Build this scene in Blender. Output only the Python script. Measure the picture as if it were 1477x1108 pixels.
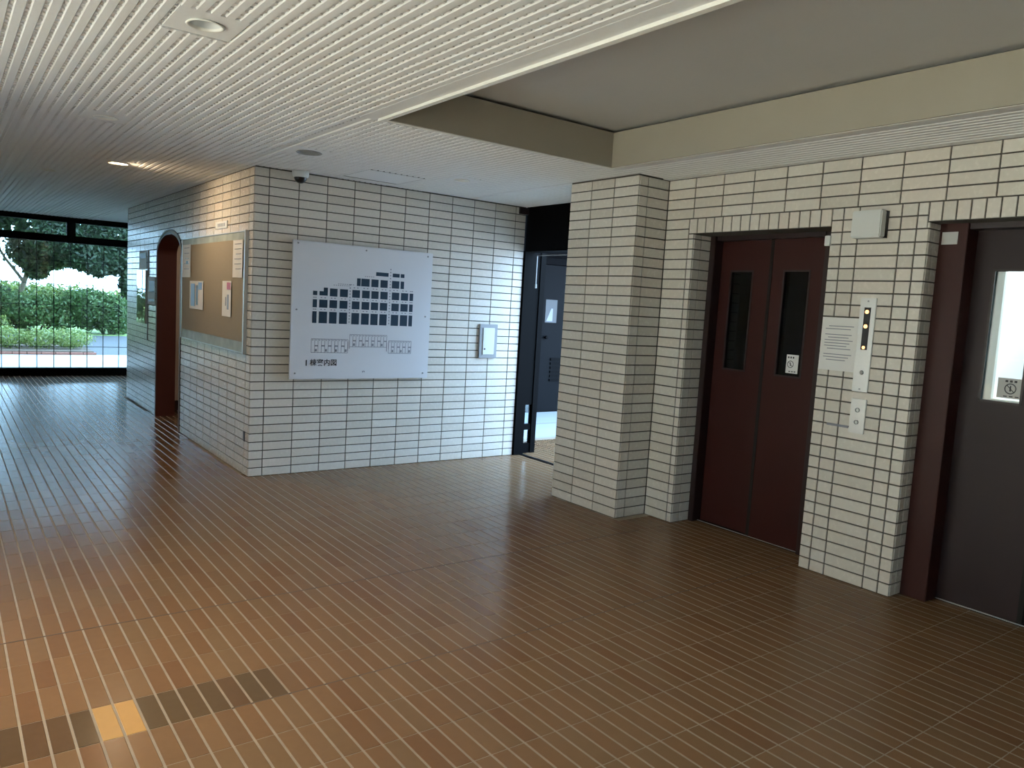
import bpy, bmesh, math, random
import numpy as np
from mathutils import Matrix, Vector

# ------------------------------------------------------------------ clear
for o in list(bpy.data.objects): bpy.data.objects.remove(o)
scene = bpy.context.scene
COL = scene.collection
rnd = random.Random(7)

# ------------------------------------------------------------------ camera
YAW, PITCH, ROLL, FPX = 0.642705, -0.100256, 0.058991, 1110.54
CAM = Vector((-1.97447, -6.10729, 1.48788))
IW, IH = 1477.0, 1108.0
fwd = Vector((math.sin(YAW)*math.cos(PITCH), math.cos(YAW)*math.cos(PITCH), math.sin(PITCH)))
rt = Vector((math.cos(YAW), -math.sin(YAW), 0.0))
up = rt.cross(fwd)
rt2 = rt*math.cos(ROLL) + up*math.sin(ROLL)
up2 = -rt*math.sin(ROLL) + up*math.cos(ROLL)
cd = bpy.data.cameras.new('camera'); cam = bpy.data.objects.new('camera', cd); COL.objects.link(cam)
cd.sensor_fit = 'HORIZONTAL'; cd.sensor_width = 36.0; cd.lens = 36.0*FPX/IW
cd.clip_start = 0.05; cd.clip_end = 300
cam.matrix_world = Matrix((
    (rt2.x, up2.x, -fwd.x, CAM.x), (rt2.y, up2.y, -fwd.y, CAM.y),
    (rt2.z, up2.z, -fwd.z, CAM.z), (0, 0, 0, 1)))
scene.camera = cam

# ------------------------------------------------------------------ sky, sun, exposure
world = bpy.data.worlds.new('sky'); scene.world = world; world.use_nodes = True
bg = world.node_tree.nodes['Background']
bg.inputs['Color'].default_value = (0.44, 0.69, 1.0, 1)
bg.inputs['Strength'].default_value = 13.0
sd = bpy.data.lights.new('sun', 'SUN'); sd.energy = 45.0; sd.angle = math.radians(3.0)
sd.color = (1.0, 0.93, 0.82)
sun = bpy.data.objects.new('sun', sd); COL.objects.link(sun)
sdir = Vector((0.45, 0.75, -1.0)).normalized()        # direction the light travels
sun.rotation_euler = sdir.to_track_quat('-Z', 'Y').to_euler()
sun.location = (-12, -20, 40)
vs = scene.view_settings
vs.view_transform = 'Standard'; vs.look = 'None'; vs.exposure = 0.2; vs.gamma = 1.0
vs.use_curve_mapping = False

# ------------------------------------------------------------------ materials
def new_mat(name):
    m = bpy.data.materials.new(name); m.use_nodes = True
    return m, m.node_tree.nodes, m.node_tree.links, m.node_tree.nodes['Principled BSDF']

def plain(name, col, rough=0.5, metal=0.0, spec=0.5, noise=0.0, nscale=20.0, bump=0.0):
    m, N, L, b = new_mat(name)
    b.inputs['Base Color'].default_value = (*col, 1)
    b.inputs['Roughness'].default_value = rough
    b.inputs['Metallic'].default_value = metal
    b.inputs['Specular IOR Level'].default_value = spec
    if noise > 0 or bump > 0:
        tc = N.new('ShaderNodeTexCoord'); nt = N.new('ShaderNodeTexNoise')
        nt.inputs['Scale'].default_value = nscale; nt.inputs['Detail'].default_value = 4
        L.new(tc.outputs['Object'], nt.inputs['Vector'])
        if noise > 0:
            mr = N.new('ShaderNodeMapRange')
            mr.inputs['To Min'].default_value = 1-noise; mr.inputs['To Max'].default_value = 1+noise
            L.new(nt.outputs['Fac'], mr.inputs['Value'])
            mx = N.new('ShaderNodeVectorMath'); mx.operation = 'SCALE'
            mx.inputs[0].default_value = col
            L.new(mr.outputs['Result'], mx.inputs['Scale'])
            L.new(mx.outputs['Vector'], b.inputs['Base Color'])
        if bump > 0:
            bp = N.new('ShaderNodeBump'); bp.inputs['Strength'].default_value = bump
            bp.inputs['Distance'].default_value = 0.01
            L.new(nt.outputs['Fac'], bp.inputs['Height']); L.new(bp.outputs['Normal'], b.inputs['Normal'])
    return m

def tile_mat(name, ramp, rough, rvar, bump, bscale, spec=0.5):
    """Glazed clay: a shade for each piece (object or mesh island), fine mottling and relief."""
    m, N, L, b = new_mat(name)
    oi = N.new('ShaderNodeObjectInfo'); ge = N.new('ShaderNodeNewGeometry')
    ad = N.new('ShaderNodeMath'); ad.operation = 'ADD'
    fr = N.new('ShaderNodeMath'); fr.operation = 'FRACT'
    L.new(oi.outputs['Random'], ad.inputs[0]); L.new(ge.outputs['Random Per Island'], ad.inputs[1])
    L.new(ad.outputs[0], fr.inputs[0])
    cr = N.new('ShaderNodeValToRGB'); cr.color_ramp.interpolation = 'LINEAR'
    el = cr.color_ramp.elements
    while len(el) < len(ramp): el.new(0.5)
    for e, (p, c) in zip(el, ramp): e.position = p; e.color = (*c, 1)
    L.new(fr.outputs[0], cr.inputs['Fac'])
    nt = N.new('ShaderNodeTexNoise'); nt.inputs['Scale'].default_value = bscale; nt.inputs['Detail'].default_value = 5
    L.new(ge.outputs['Position'], nt.inputs['Vector'])
    mr = N.new('ShaderNodeMapRange'); mr.inputs['To Min'].default_value = 0.93; mr.inputs['To Max'].default_value = 1.07
    L.new(nt.outputs['Fac'], mr.inputs['Value'])
    sc = N.new('ShaderNodeVectorMath'); sc.operation = 'SCALE'
    L.new(cr.outputs['Color'], sc.inputs[0]); L.new(mr.outputs['Result'], sc.inputs['Scale'])
    L.new(sc.outputs['Vector'], b.inputs['Base Color'])
    rr = N.new('ShaderNodeMapRange'); rr.inputs['To Min'].default_value = rough-rvar; rr.inputs['To Max'].default_value = rough+rvar
    L.new(nt.outputs['Fac'], rr.inputs['Value']); L.new(rr.outputs['Result'], b.inputs['Roughness'])
    bp = N.new('ShaderNodeBump'); bp.inputs['Strength'].default_value = bump; bp.inputs['Distance'].default_value = 0.002
    L.new(nt.outputs['Fac'], bp.inputs['Height']); L.new(bp.outputs['Normal'], b.inputs['Normal'])
    b.inputs['Specular IOR Level'].default_value = spec
    return m

def glass_mat(name, tint=(0.93, 0.97, 0.96), rough=0.0):
    m = bpy.data.materials.new(name); m.use_nodes = True
    N, L = m.node_tree.nodes, m.node_tree.links; N.clear()
    out = N.new('ShaderNodeOutputMaterial'); mix = N.new('ShaderNodeMixShader')
    tr = N.new('ShaderNodeBsdfTransparent'); tr.inputs['Color'].default_value = (*tint, 1)
    gl = N.new('ShaderNodeBsdfGlossy'); gl.inputs['Roughness'].default_value = rough
    fr = N.new('ShaderNodeFresnel'); fr.inputs['IOR'].default_value = 1.5
    L.new(fr.outputs[0], mix.inputs[0]); L.new(tr.outputs[0], mix.inputs[1]); L.new(gl.outputs[0], mix.inputs[2])
    L.new(mix.outputs[0], out.inputs['Surface'])
    return m

def emit_mat(name, col, strength):
    m, N, L, b = new_mat(name)
    b.inputs['Base Color'].default_value = (*col, 1)
    b.inputs['Emission Color'].default_value = (*col, 1)
    b.inputs['Emission Strength'].default_value = strength
    return m

def leaf_mat(name, c0, c1):
    m, N, L, b = new_mat(name)
    ge = N.new('ShaderNodeNewGeometry'); cr = N.new('ShaderNodeValToRGB')
    cr.color_ramp.elements[0].color = (*c0, 1); cr.color_ramp.elements[1].color = (*c1, 1)
    L.new(ge.outputs['Random Per Island'], cr.inputs['Fac'])
    L.new(cr.outputs['Color'], b.inputs['Base Color'])
    b.inputs['Roughness'].default_value = 0.45
    tl = N.new('ShaderNodeBsdfTranslucent'); L.new(cr.outputs['Color'], tl.inputs['Color'])
    mx = N.new('ShaderNodeMixShader'); mx.inputs[0].default_value = 0.35
    L.new(b.outputs[0], mx.inputs[1]); L.new(tl.outputs[0], mx.inputs[2])
    L.new(mx.outputs[0], N['Material Output'].inputs['Surface'])
    return m

M = {}
M['wall_tile'] = tile_mat('cream_glazed_tile', [(0.0, (0.60, 0.56, 0.49)), (0.3, (0.655, 0.62, 0.55)), (0.6, (0.69, 0.655, 0.59)), (0.85, (0.65, 0.60, 0.525)), (1.0, (0.70, 0.64, 0.565))], 0.26, 0.06, 0.25, 45, 0.36)
M['wall_grout'] = plain('dark_wall_grout', (0.085, 0.08, 0.068), 0.9, noise=0.25, nscale=30)
M['floor_tile'] = tile_mat('brown_floor_tile', [(0.0, (0.158, 0.084, 0.043)), (0.25, (0.180, 0.103, 0.053)), (0.5, (0.170, 0.105, 0.056)), (0.75, (0.190, 0.110, 0.057)), (1.0, (0.160, 0.094, 0.051))], 0.19, 0.03, 0.12, 28, 0.11)
M['floor_tile_dark'] = tile_mat('dark_floor_tile', [(0.0, (0.092, 0.056, 0.031)), (0.5, (0.104, 0.070, 0.039)), (1.0, (0.116, 0.064, 0.035))], 0.16, 0.03, 0.12, 28, 0.17)
M['floor_tile_yellow'] = tile_mat('yellow_floor_tile', [(0.0, (0.44, 0.25, 0.085)), (1.0, (0.39, 0.235, 0.09))], 0.3, 0.05, 0.2, 28, 0.2)
M['floor_grout'] = plain('beige_floor_grout', (0.27, 0.22, 0.165), 0.8, noise=0.25, nscale=14)
M['joint_dark'] = plain('dark_joint_filler', (0.07, 0.045, 0.028), 0.8)
M['ceiling'] = plain('white_ceiling_board', (0.77, 0.775, 0.775), 0.85, noise=0.04, nscale=60)
M['ceiling_gap'] = plain('grey_gap', (0.12, 0.12, 0.115), 0.9)
M['trim_white'] = plain('white_trim', (0.78, 0.77, 0.72), 0.45)
M['recess_side'] = plain('beige_paint', (0.34, 0.31, 0.25), 0.7, noise=0.04, nscale=5)
M['recess_top'] = plain('grey_paint', (0.56, 0.55, 0.53), 0.6, noise=0.05, nscale=2)
M['maroon'] = plain('maroon_paint', (0.042, 0.010, 0.008), 0.45, spec=0.25, noise=0.12, nscale=6)
M['maroon_dark'] = plain('dark_maroon_paint', (0.020, 0.008, 0.008), 0.45)
M['maroon_grey'] = plain('grey_maroon_paint', (0.028, 0.016, 0.017), 0.45, spec=0.25, noise=0.1, nscale=6)
M['steel_dark'] = plain('black_steel', (0.0018, 0.0018, 0.0022), 0.6, spec=0.05)
M['arch_maroon'] = plain('red_brown_lining', (0.085, 0.018, 0.012), 0.45)
M['steel'] = plain('brushed_steel', (0.62, 0.62, 0.60), 0.32, metal=0.85, noise=0.06, nscale=80)
M['aluminium'] = plain('aluminium', (0.55, 0.56, 0.55), 0.4, metal=0.7)
M['black'] = plain('black', (0.008, 0.008, 0.009), 0.3)
M['shaft'] = plain('shaft_black', (0.01, 0.01, 0.01), 0.9)
M['glass'] = glass_mat('clear_glass')
M['dark_glass'] = glass_mat('smoked_glass', (0.35, 0.36, 0.37))
M['sign_white'] = plain('white_acrylic', (0.70, 0.71, 0.74), 0.22)
M['ink_blue'] = plain('navy_print', (0.006, 0.030, 0.058), 0.4)
M['ink_grey'] = plain('grey_print', (0.24, 0.25, 0.29), 0.5)
M['ink_black'] = plain('black_print', (0.012, 0.012, 0.02), 0.5)
M['ink_red'] = plain('red_print', (0.42, 0.03, 0.025), 0.5)
M['ink_blueprint'] = plain('blue_print', (0.16, 0.24, 0.42), 0.5)
M['paper'] = plain('white_paper', (0.78, 0.77, 0.74), 0.7, noise=0.03, nscale=12)
M['paper_grey'] = plain('grey_paper', (0.52, 0.52, 0.50), 0.6, noise=0.05, nscale=12)
M['paper_shade'] = plain('shaded_white_paper', (0.085, 0.085, 0.09), 0.7)  # white sheet with the alley's shade put into its colour
M['felt'] = plain('beige_felt', (0.33, 0.285, 0.215), 0.95, noise=0.08, nscale=60)
M['board_band'] = plain('mottled_green_band', (0.34, 0.38, 0.33), 0.55, noise=0.45, nscale=9)
M['plastic_white'] = plain('white_plastic', (0.66, 0.68, 0.66), 0.4)
M['plastic_grey'] = plain('grey_plastic', (0.28, 0.29, 0.30), 0.4)
M['concrete'] = plain('pale_concrete', (0.42, 0.375, 0.31), 0.85, noise=0.12, nscale=3)
M['path'] = plain('white_paving', (0.30, 0.30, 0.29), 0.8, noise=0.08, nscale=4)
M['court'] = plain('grey_court_paving', (0.36, 0.39, 0.42), 0.85, noise=0.1, nscale=3)
M['casing'] = plain('tan_casing', (0.26, 0.21, 0.16), 0.6)
M['asphalt'] = plain('grey_asphalt', (0.065, 0.07, 0.08), 0.85, noise=0.15, nscale=8)
M['soil'] = plain('soil', (0.10, 0.075, 0.055), 0.95, noise=0.4, nscale=9)
M['lawn'] = plain('lawn', (0.20, 0.30, 0.09), 0.9, noise=0.35, nscale=6)
M['brick_red'] = plain('red_edging', (0.30, 0.13, 0.10), 0.8, noise=0.2, nscale=20)
M['bark'] = plain('bark', (0.06, 0.05, 0.042), 0.9, noise=0.4, nscale=18, bump=0.6)
M['bark_pale'] = plain('pale_bark', (0.20, 0.17, 0.13), 0.9, noise=0.3, nscale=18, bump=0.5)
M['beige_wall'] = plain('beige_plaster', (0.55, 0.47, 0.38), 0.8)
M['baseboard'] = plain('dark_baseboard', (0.03, 0.012, 0.01), 0.5)
M['cabin'] = plain('white_cabin', (0.75, 0.77, 0.78), 0.35)
M['cabin_door'] = plain('grey_cabin_door', (0.38, 0.47, 0.48), 0.35, metal=0.2)
M['grey_door'] = plain('dark_grey_door', (0.005, 0.0053, 0.0065), 0.6, spec=0.06)
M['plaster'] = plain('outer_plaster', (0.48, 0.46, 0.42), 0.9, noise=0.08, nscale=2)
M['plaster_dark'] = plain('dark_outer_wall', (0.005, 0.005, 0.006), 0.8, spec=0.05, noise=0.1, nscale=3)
M['leaf_dark'] = leaf_mat('dark_leaves', (0.014, 0.036, 0.018), (0.045, 0.090, 0.036))
M['leaf_mid'] = leaf_mat('mid_leaves', (0.040, 0.095, 0.030), (0.115, 0.20, 0.060))
M['leaf_light'] = leaf_mat('light_leaves', (0.09, 0.16, 0.04), (0.24, 0.29, 0.08))
M['lamp_lit'] = emit_mat('lit_lamp', (1.0, 0.75, 0.48), 22.0)
M['lamp_off'] = plain('unlit_lamp', (0.70, 0.72, 0.72), 0.25)
M['reflector'] = plain('reflector', (0.84, 0.86, 0.86), 0.18)
M['indicator_lit'] = emit_mat('lit_indicator', (1.0, 0.50, 0.18), 2.6)
M['room_lamp'] = emit_mat('room_lamp', (1.0, 0.80, 0.62), 30.0)
M['cabin_lamp'] = emit_mat('cabin_lamp', (0.95, 0.98, 1.0), 9.0)

# ------------------------------------------------------------------ helpers
class MB:
    def __init__(s): s.v = []; s.f = []
    def quad(s, a, b, c, d):
        n = len(s.v); s.v += [a, b, c, d]; s.f.append((n, n+1, n+2, n+3)); return s
    def box(s, x0, x1, y0, y1, z0, z1):
        n = len(s.v)
        s.v += [(x0,y0,z0),(x1,y0,z0),(x1,y1,z0),(x0,y1,z0),(x0,y0,z1),(x1,y0,z1),(x1,y1,z1),(x0,y1,z1)]
        for q in ((0,3,2,1),(4,5,6,7),(0,1,5,4),(1,2,6,5),(2,3,7,6),(3,0,4,7)): s.f.append(tuple(n+i for i in q))
        return s
    def prism(s, pts, fn0, fn1):
        """closed outline pts [(a,b)] extruded between fn0(a,b) and fn1(a,b)"""
        n = len(s.v); k = len(pts)
        s.v += [fn0(a, b) for a, b in pts] + [fn1(a, b) for a, b in pts]
        s.f.append(tuple(n+i for i in range(k))); s.f.append(tuple(n+k+i for i in reversed(range(k))))
        for i in range(k):
            j = (i+1) % k; s.f.append((n+j, n+i, n+k+i, n+k+j))
        return s
    def lathe(s, prof, seg=24, centre=(0,0,0), axis='z'):
        n = len(s.v); k = len(prof)
        for i in range(seg):
            a = 2*math.pi*i/seg
            for r, h in prof:
                p = (r*math.cos(a), r*math.sin(a), h)
                if axis == 'x': p = (p[2], p[0], p[1])
                if axis == 'y': p = (p[0], p[2], p[1])
                s.v.append((centre[0]+p[0], centre[1]+p[1], centre[2]+p[2]))
        for i in range(seg):
            i2 = (i+1) % seg
            for j in range(k-1):
                s.f.append((n+i*k+j, n+i2*k+j, n+i2*k+j+1, n+i*k+j+1))
        return s
    def mesh(s, name):
        me = bpy.data.meshes.new(name); me.from_pydata(s.v, [], s.f)
        bm = bmesh.new(); bm.from_mesh(me); bmesh.ops.recalc_face_normals(bm, faces=bm.faces); bm.to_mesh(me); bm.free()
        return me
    def build(s, name, mat, parent=None, smooth=False, bevel=0.0, **props):
        me = s.mesh(name)
        if bevel > 0:
            bm = bmesh.new(); bm.from_mesh(me)
            bmesh.ops.bevel(bm, geom=bm.edges[:], offset=bevel, segments=2, affect='EDGES', clamp_overlap=True)
            bm.to_mesh(me); bm.free()
        me.materials.append(M[mat] if isinstance(mat, str) else mat)
        if smooth: me.polygons.foreach_set('use_smooth', [True]*len(me.polygons))
        return link(name, me, parent, **props)

def link(name, data, parent=None, loc=None, **props):
    o = bpy.data.objects.new(name, data); COL.objects.link(o)
    if loc is not None: o.location = loc
    if parent is not None: o.parent = parent
    for k, v in props.items(): o[k] = v
    return o

def thing(name, label, cat, loc=(0,0,0), group=None):
    o = link(name, None, None, loc, label=label, category=cat)
    o.empty_display_size = 0.1
    if group: o['group'] = group
    return o

def tag(o, label, cat, group=None):
    o['label'] = label; o['category'] = cat
    if group: o['group'] = group
    return o

def B(*a): return MB().box(*a)

def project(p):
    d = Vector(p) - CAM; z = d.dot(fwd)
    if z < 0.05: return None
    return (IW/2 + FPX*d.dot(rt2)/z, IH/2 - FPX*d.dot(up2)/z)

def frame_of(nrm):
    return {'-x': (Vector((0,1,0)), Vector((0,0,1)), Vector((-1,0,0))),
            '-y': (Vector((1,0,0)), Vector((0,0,1)), Vector((0,-1,0))),
            '+y': (Vector((1,0,0)), Vector((0,0,1)), Vector((0,1,0))),
            '+z': (Vector((1,0,0)), Vector((0,1,0)), Vector((0,0,1)))}[nrm]

def tile_geo(w, h, t, ch, nrm):
    """one glazed tile, chamfered front, back open edge sunk in the bed; origin at the front centre"""
    U, V, Nn = frame_of(nrm); vs_ = []
    for (hw, hh, d) in ((w/2, h/2, -t), (w/2, h/2, -ch), (w/2-ch, h/2-ch, 0.0)):
        for sx, sy in ((-1,-1),(1,-1),(1,1),(-1,1)):
            vs_.append(tuple(U*(sx*hw) + V*(sy*hh) + Nn*d))
    fs = []
    for r in (0, 4):
        for i in range(4):
            j = (i+1) % 4; fs.append((r+i, r+j, r+4+j, r+4+i))
    fs.append((8, 9, 10, 11))
    return vs_, fs

TILE_CACHE = {}
def tile_mesh(w, h, t, ch, nrm, mat):
    key = (round(w,4), round(h,4), nrm, mat)
    if key not in TILE_CACHE:
        v, f = tile_geo(w, h, t, ch, nrm)
        m = MB(); m.v = v; m.f = f; me = m.mesh('tile'); me.materials.append(M[mat]); TILE_CACHE[key] = me
    return TILE_CACHE[key]

def lay_tiles(parent, tiles, t, ch, mat, limit=300, name='tile'):
    """tiles: (centre, w, h, normal[, material]). The largest in the picture are objects, the rest one mesh."""
    def score(T):
        c, w, h, nrm = T[0], T[1], T[2], T[3]
        U, V, Nn = frame_of(nrm); ps = []
        for sx, sy in ((-1,-1),(1,-1),(1,1),(-1,1)):
            q = project(Vector(c) + U*(sx*w/2) + V*(sy*h/2))
            if q is None: return -1
            ps.append(q)
        if (CAM-Vector(c)).dot(Nn) <= 0: return -1
        cx = sum(p[0] for p in ps)/4; cy = sum(p[1] for p in ps)/4
        if not (-20 < cx < IW+20 and -20 < cy < IH+20): return -1
        return abs(sum(ps[i][0]*ps[(i+1)%4][1]-ps[(i+1)%4][0]*ps[i][1] for i in range(4)))/2
    ranked = sorted(((score(T), i) for i, T in enumerate(tiles)), reverse=True)
    special = [i for i, T in enumerate(tiles) if len(T) > 4 and T[4] == 'floor_tile_yellow']
    chosen = set(special) | set(i for s, i in ranked[:limit-len(special)] if s > 0)
    rest = {}
    for i, T in enumerate(tiles):
        c, w, h, nrm = T[:4]; mt = T[4] if len(T) > 4 else mat
        if i in chosen:
            link(name, tile_mesh(w, h, t, ch, nrm, mt), parent, c)
        else:
            v, f = tile_geo(w, h, t, ch, nrm); R = rest.setdefault(mt, ([], [])); n = len(R[0])
            R[0].extend((a+c[0], b+c[1], d+c[2]) for a, b, d in v)
            R[1].extend(tuple(n+k for k in q) for q in f)
    for mt, (v, f) in rest.items():
        me = bpy.data.meshes.new('tile_field'); me.from_pydata(v, [], f); me.materials.append(M[mt])
        link('tile_field', me, parent, kind='stuff')

H = 2.45
RZ, UX = 0.07, 0.241          # wall tile course and stretcher
GAP = 0.008
TT = 0.0065                   # how far a tile stands out
NROW = 35

def wall_rows(nrm, fixed, joints, z0row, z1row, cut=None):
    """courses of tiles between successive joints on a wall plane"""
    out = []
    for k in range(z0row, z1row):
        for a, b in zip(joints[:-1], joints[1:]):
            lo, hi = min(a, b), max(a, b)
            segs = [(lo, hi)]
            if cut: segs = cut(lo, hi, k*RZ, (k+1)*RZ)
            for l, h in segs:
                if h-l < 0.02: continue
                c = (l+h)/2; z = (k+0.5)*RZ
                p = (fixed, c, z) if nrm == '-x' else (c, fixed, z)
                out.append((p, h-l-GAP, RZ-GAP, nrm))
    return out

# ================================================================== STRUCTURE
XE, XP = 2.253, 1.947         # lift wall face, pillar face
YPL, YPF = -1.482, -2.206     # pillar sides
D1A, D1B = -2.468, -3.503     # first lift opening
D2A, D2B = -4.072, -5.107     # second lift opening
OPZ = 2.065                   # height of the openings
XL, YB, YW = -3.05, -8.6, 7.77 # entrance glazing, rear wall, far window
XR = 2.65                     # end of the sign wall

# ---- floor
FX, FY = 0.07, 0.238
fl = MB()
fl.box(XL-0.2, 2.76, YB, YW, -0.2, -0.0016)
floor = fl.build('floor', 'floor_grout', kind='structure', label='glazed brown tiled floor of the lobby')
tiles = []
nx0 = int(math.floor((XL + 1.776)/FX)); nx1 = int(math.ceil((2.74+1.776)/FX))
ny0 = int(math.floor((YB + 3.451)/FY)); ny1 = int(math.ceil((YW + 3.451)/FY))
dark_row_cols = set(range(-2, 12))
for i in range(nx0, nx1):
    xa = -1.776 + i*FX; xc = xa + FX/2
    for j in range(ny0, ny1):
        ya = -3.451 + j*FY; yc = ya + FY/2
        if yc > YW-0.08 or yc < YB+0.1: continue
        if xc > 0.0 and yc > 0.0 and yc < 5.0 and not (xc < 2.3 and 1.9 < yc < 3.7): continue
        if xc > 1.3 and yc > 5: continue
        if xc > XE+0.21 and yc < YPL: continue
        if xc > XP and YPF < yc < YPL: continue
        mt = 'floor_tile'
        if j == 0 and i in (3, 4): mt = 'floor_tile_yellow'
        elif j == 0 and i in dark_row_cols: mt = 'floor_tile_dark'
        tiles.append(((xc, yc, 0.0), FX-0.0085, FY-0.0035, '+z', mt))
lay_tiles(floor, tiles, 0.006, 0.0012, 'floor_tile')
for yj, xa, xb in ((-3.451, -1.15, 2.2), (-2.497, -1.95, 1.9)):
    B(xa, xb, yj-0.003, yj+0.003, -0.006, 0.0003).build('joint_strip', 'joint_dark', floor)

# ---- sign wall (faces the camera side, y = 0)
wb = B(0.0065, XR, 0.0065, 0.12, 0.0, H+0.1).build('wall_back', 'wall_grout', kind='structure', label='cream tiled wall that carries the guide board')
j = [0.0]; x = 0.116
while x < XR-0.03: j.append(x); x += UX
j.append(XR)
lay_tiles(wb, wall_rows('-y', 0.0, j, 0, NROW), TT, 0.0012, 'wall_tile')

# ---- notice wall (x = 0) with arched opening
AY0, AY1, AZS, AZT = 2.22, 3.29, 1.84, 2.06
AC, AR = (AY0+AY1)/2, (AY1-AY0)/2
def arch_half(z):
    if z <= AZS: return AR
    if z >= AZT: return 0.0
    return AR*math.sqrt(max(0.0, 1-((z-AZS)/(AZT-AZS))**2))
WT = 0.19
m = MB()
m.box(0.0065, WT, 0.12, AY0, 0, H+0.1); m.box(0.0065, WT, AY1, 5.0, 0, H+0.1)
pts = [(AY0, H+0.1)] + [(AC - AR*math.cos(math.pi*i/24), AZS + (AZT-AZS)*math.sin(math.pi*i/24)) for i in range(25)] + [(AY1, H+0.1)]
m.prism(pts, lambda a, b: (0.0065, a, b), lambda a, b: (WT, a, b))
wl = m.build('wall_left', 'wall_grout', kind='structure', label='cream tiled wall with the arched opening and notice board')
j = [0.008]; y = 0.116
while y < 4.95: j.append(y); y += UX
j.append(5.0)
def cut_arch(lo, hi, z0, z1):
    hw = arch_half(z0 + 0.035)
    if hw <= 0: return [(lo, hi)]
    a, b = AC-hw-0.02, AC+hw+0.02
    out = []
    if lo < a: out.append((lo, min(hi, a)))
    if hi > b: out.append((max(lo, b), hi))
    return out
lay_tiles(wl, wall_rows('-x', 0.0, j, 0, NROW, cut_arch), TT, 0.0012, 'wall_tile')
# arch casing: a narrow rounded band round the opening, and the maroon lining of the reveal
def arch_path(off, n=24):
    r = AR+off; h = AZT-AZS+off
    return [(AC-r, 0.0)] + [(AC - r*math.cos(math.pi*i/n), AZS + h*math.sin(math.pi*i/n)) for i in range(n+1)] + [(AC+r, 0.0)]
def arch_band(o0, o1, x0, x1):
    a, b = arch_path(o0), arch_path(o1); q = MB()
    for i in range(len(a)-1):
        q.prism([a[i], a[i+1], b[i+1], b[i]], lambda u, w: (x0, u, w), lambda u, w: (x1, u, w))
    return q
arch = link('door_3', None, None, (0,0,0), kind='structure', label='arched opening with maroon lining in the tiled wall')
arch_band(-0.004, 0.020, -0.007, 0.02).build('arch_casing', 'casing', arch)
arch_band(0.020, 0.029, -0.005, 0.02).build('arch_edge', 'maroon_dark', arch)
arch_band(-0.022, -0.003, -0.004, WT+0.01).build('arch_lining', 'arch_maroon', arch)
# the small room behind the arch
m = MB(); m.box(WT, 2.4, 3.70, 3.78, 0, H); m.box(WT, 2.4, 1.82, 1.90, 0, H); m.box(2.4, 2.48, 1.82, 3.78, 0, H); m.box(WT, 2.48, 1.82, 3.78, H, H+0.06)
room = m.build('wall_inner', 'beige_wall', kind='structure', label='beige plaster walls of the room behind the arch')
B(WT, 2.4, 3.685, 3.70, 0, 0.12).build('baseboard_inner', 'baseboard', kind='structure')

rl = thing('ceiling_lamp', 'round ceiling lamp lit in the room behind the arch', 'ceiling lamp', (1.1, 2.8, H))
MB().lathe([(0.001, -0.06), (0.10, -0.055), (0.14, -0.03), (0.145, 0.0)], 28).build('shade', 'room_lamp', rl, smooth=True)
MB().lathe([(0.145, -0.012), (0.155, -0.008), (0.155, 0.0)], 28).build('rim', 'trim_white', rl, smooth=True)
# ---- return walls beyond the notice wall, rear and entrance side
B(WT, 1.5, 4.9, 5.0, 0, H+0.1).build('wall_far', 'wall_tile', kind='structure')
B(1.5, 1.6, 4.9, YW+0.1, 0, H+0.1).build('wall_alcove', 'wall_tile', kind='structure')
B(-1.5, 2.6, YB-0.15, YB, 0, H+0.1).build('wall_rear', 'wall_tile', kind='structure')
B(XL-0.12, XL, -1.6, YW+0.1, 0, H+0.1).build('wall_entrance', 'wall_tile', kind='structure')

# ---- pillar
pil = B(XP+0.0065, 2.72, YPF+0.0065, YPL, 0, H+0.1).build('pillar', 'wall_grout', kind='structure', label='cream tiled pillar beside the lift doors')
tl = wall_rows('-x', XP, [YPL, -1.720, -1.962, YPF+0.0], 0, NROW)
tl += wall_rows('-y', YPF, [XP+0.0075, 2.042, XE], 0, NROW)
lay_tiles(pil, tl, TT, 0.0012, 'wall_tile')

# ---- lift wall
XB = XE+0.0065
m = MB()
m.box(XB, 2.60, D1A+0.0065, YPF, 0, H+0.1)
m.box(XB, 2.60, D1B, D1A+0.0065, OPZ, H+0.1)
m.box(XB, 2.60, D2A+0.0065, D1B, 0, H+0.1)
m.box(XB, 2.60, D2B, D2A+0.0065, OPZ, H+0.1)
m.box(XB, 2.60, YB, D2B, 0, H+0.1)
wr = m.build('wall_right', 'wall_grout', kind='structure', label='cream tiled wall with two lift openings')
tl = []
jj = [YPF]; y = -2.452
while y > YB+0.1: jj.append(y); y -= UX
tl += wall_rows('-x', XE, jj, 31, NROW)
tl += wall_rows('-x', XE, [YPF, -2.421, D1A], 0, 29)
tl += wall_rows('-x', XE, [YPF, -2.421], 29, 31)
pier = [D1B, -3.576, -3.672, -3.915, -4.003, D2A]
tl += wall_rows('-x', XE, pier, 0, 29)
tl += wall_rows('-x', XE, pier[:-1]+[-4.060], 29, 31)
jr = [D2B]; y = D2B-0.1
while y > YB+0.1: jr.append(y); y -= UX
tl += wall_rows('-x', XE, jr, 0, 31)
def soldiers(a, b):
    n = int(round((a-b)/0.07)); w = (a-b)/n
    for i in range(n):
        tl.append(((XE, a-(i+0.5)*w, (OPZ+2.17)/2), w-GAP, 2.17-OPZ-GAP, '-x'))
soldiers(-2.421, D1B); soldiers(-4.060, D2B)
def reveal(y, joints):
    for k in range(30):
        z0, z1 = k*RZ, min((k+1)*RZ, OPZ)
        for a, b in zip(joints[:-1], joints[1:]):
            if z1-z0 > 0.02: tl.append((((a+b)/2, y, (z0+z1)/2), b-a-GAP, z1-z0-GAP, '-y'))
reveal(D1A, [XE+0.0075, 2.339, 2.445]); reveal(D2A, [XE+0.0075, 2.315, 2.385])
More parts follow.
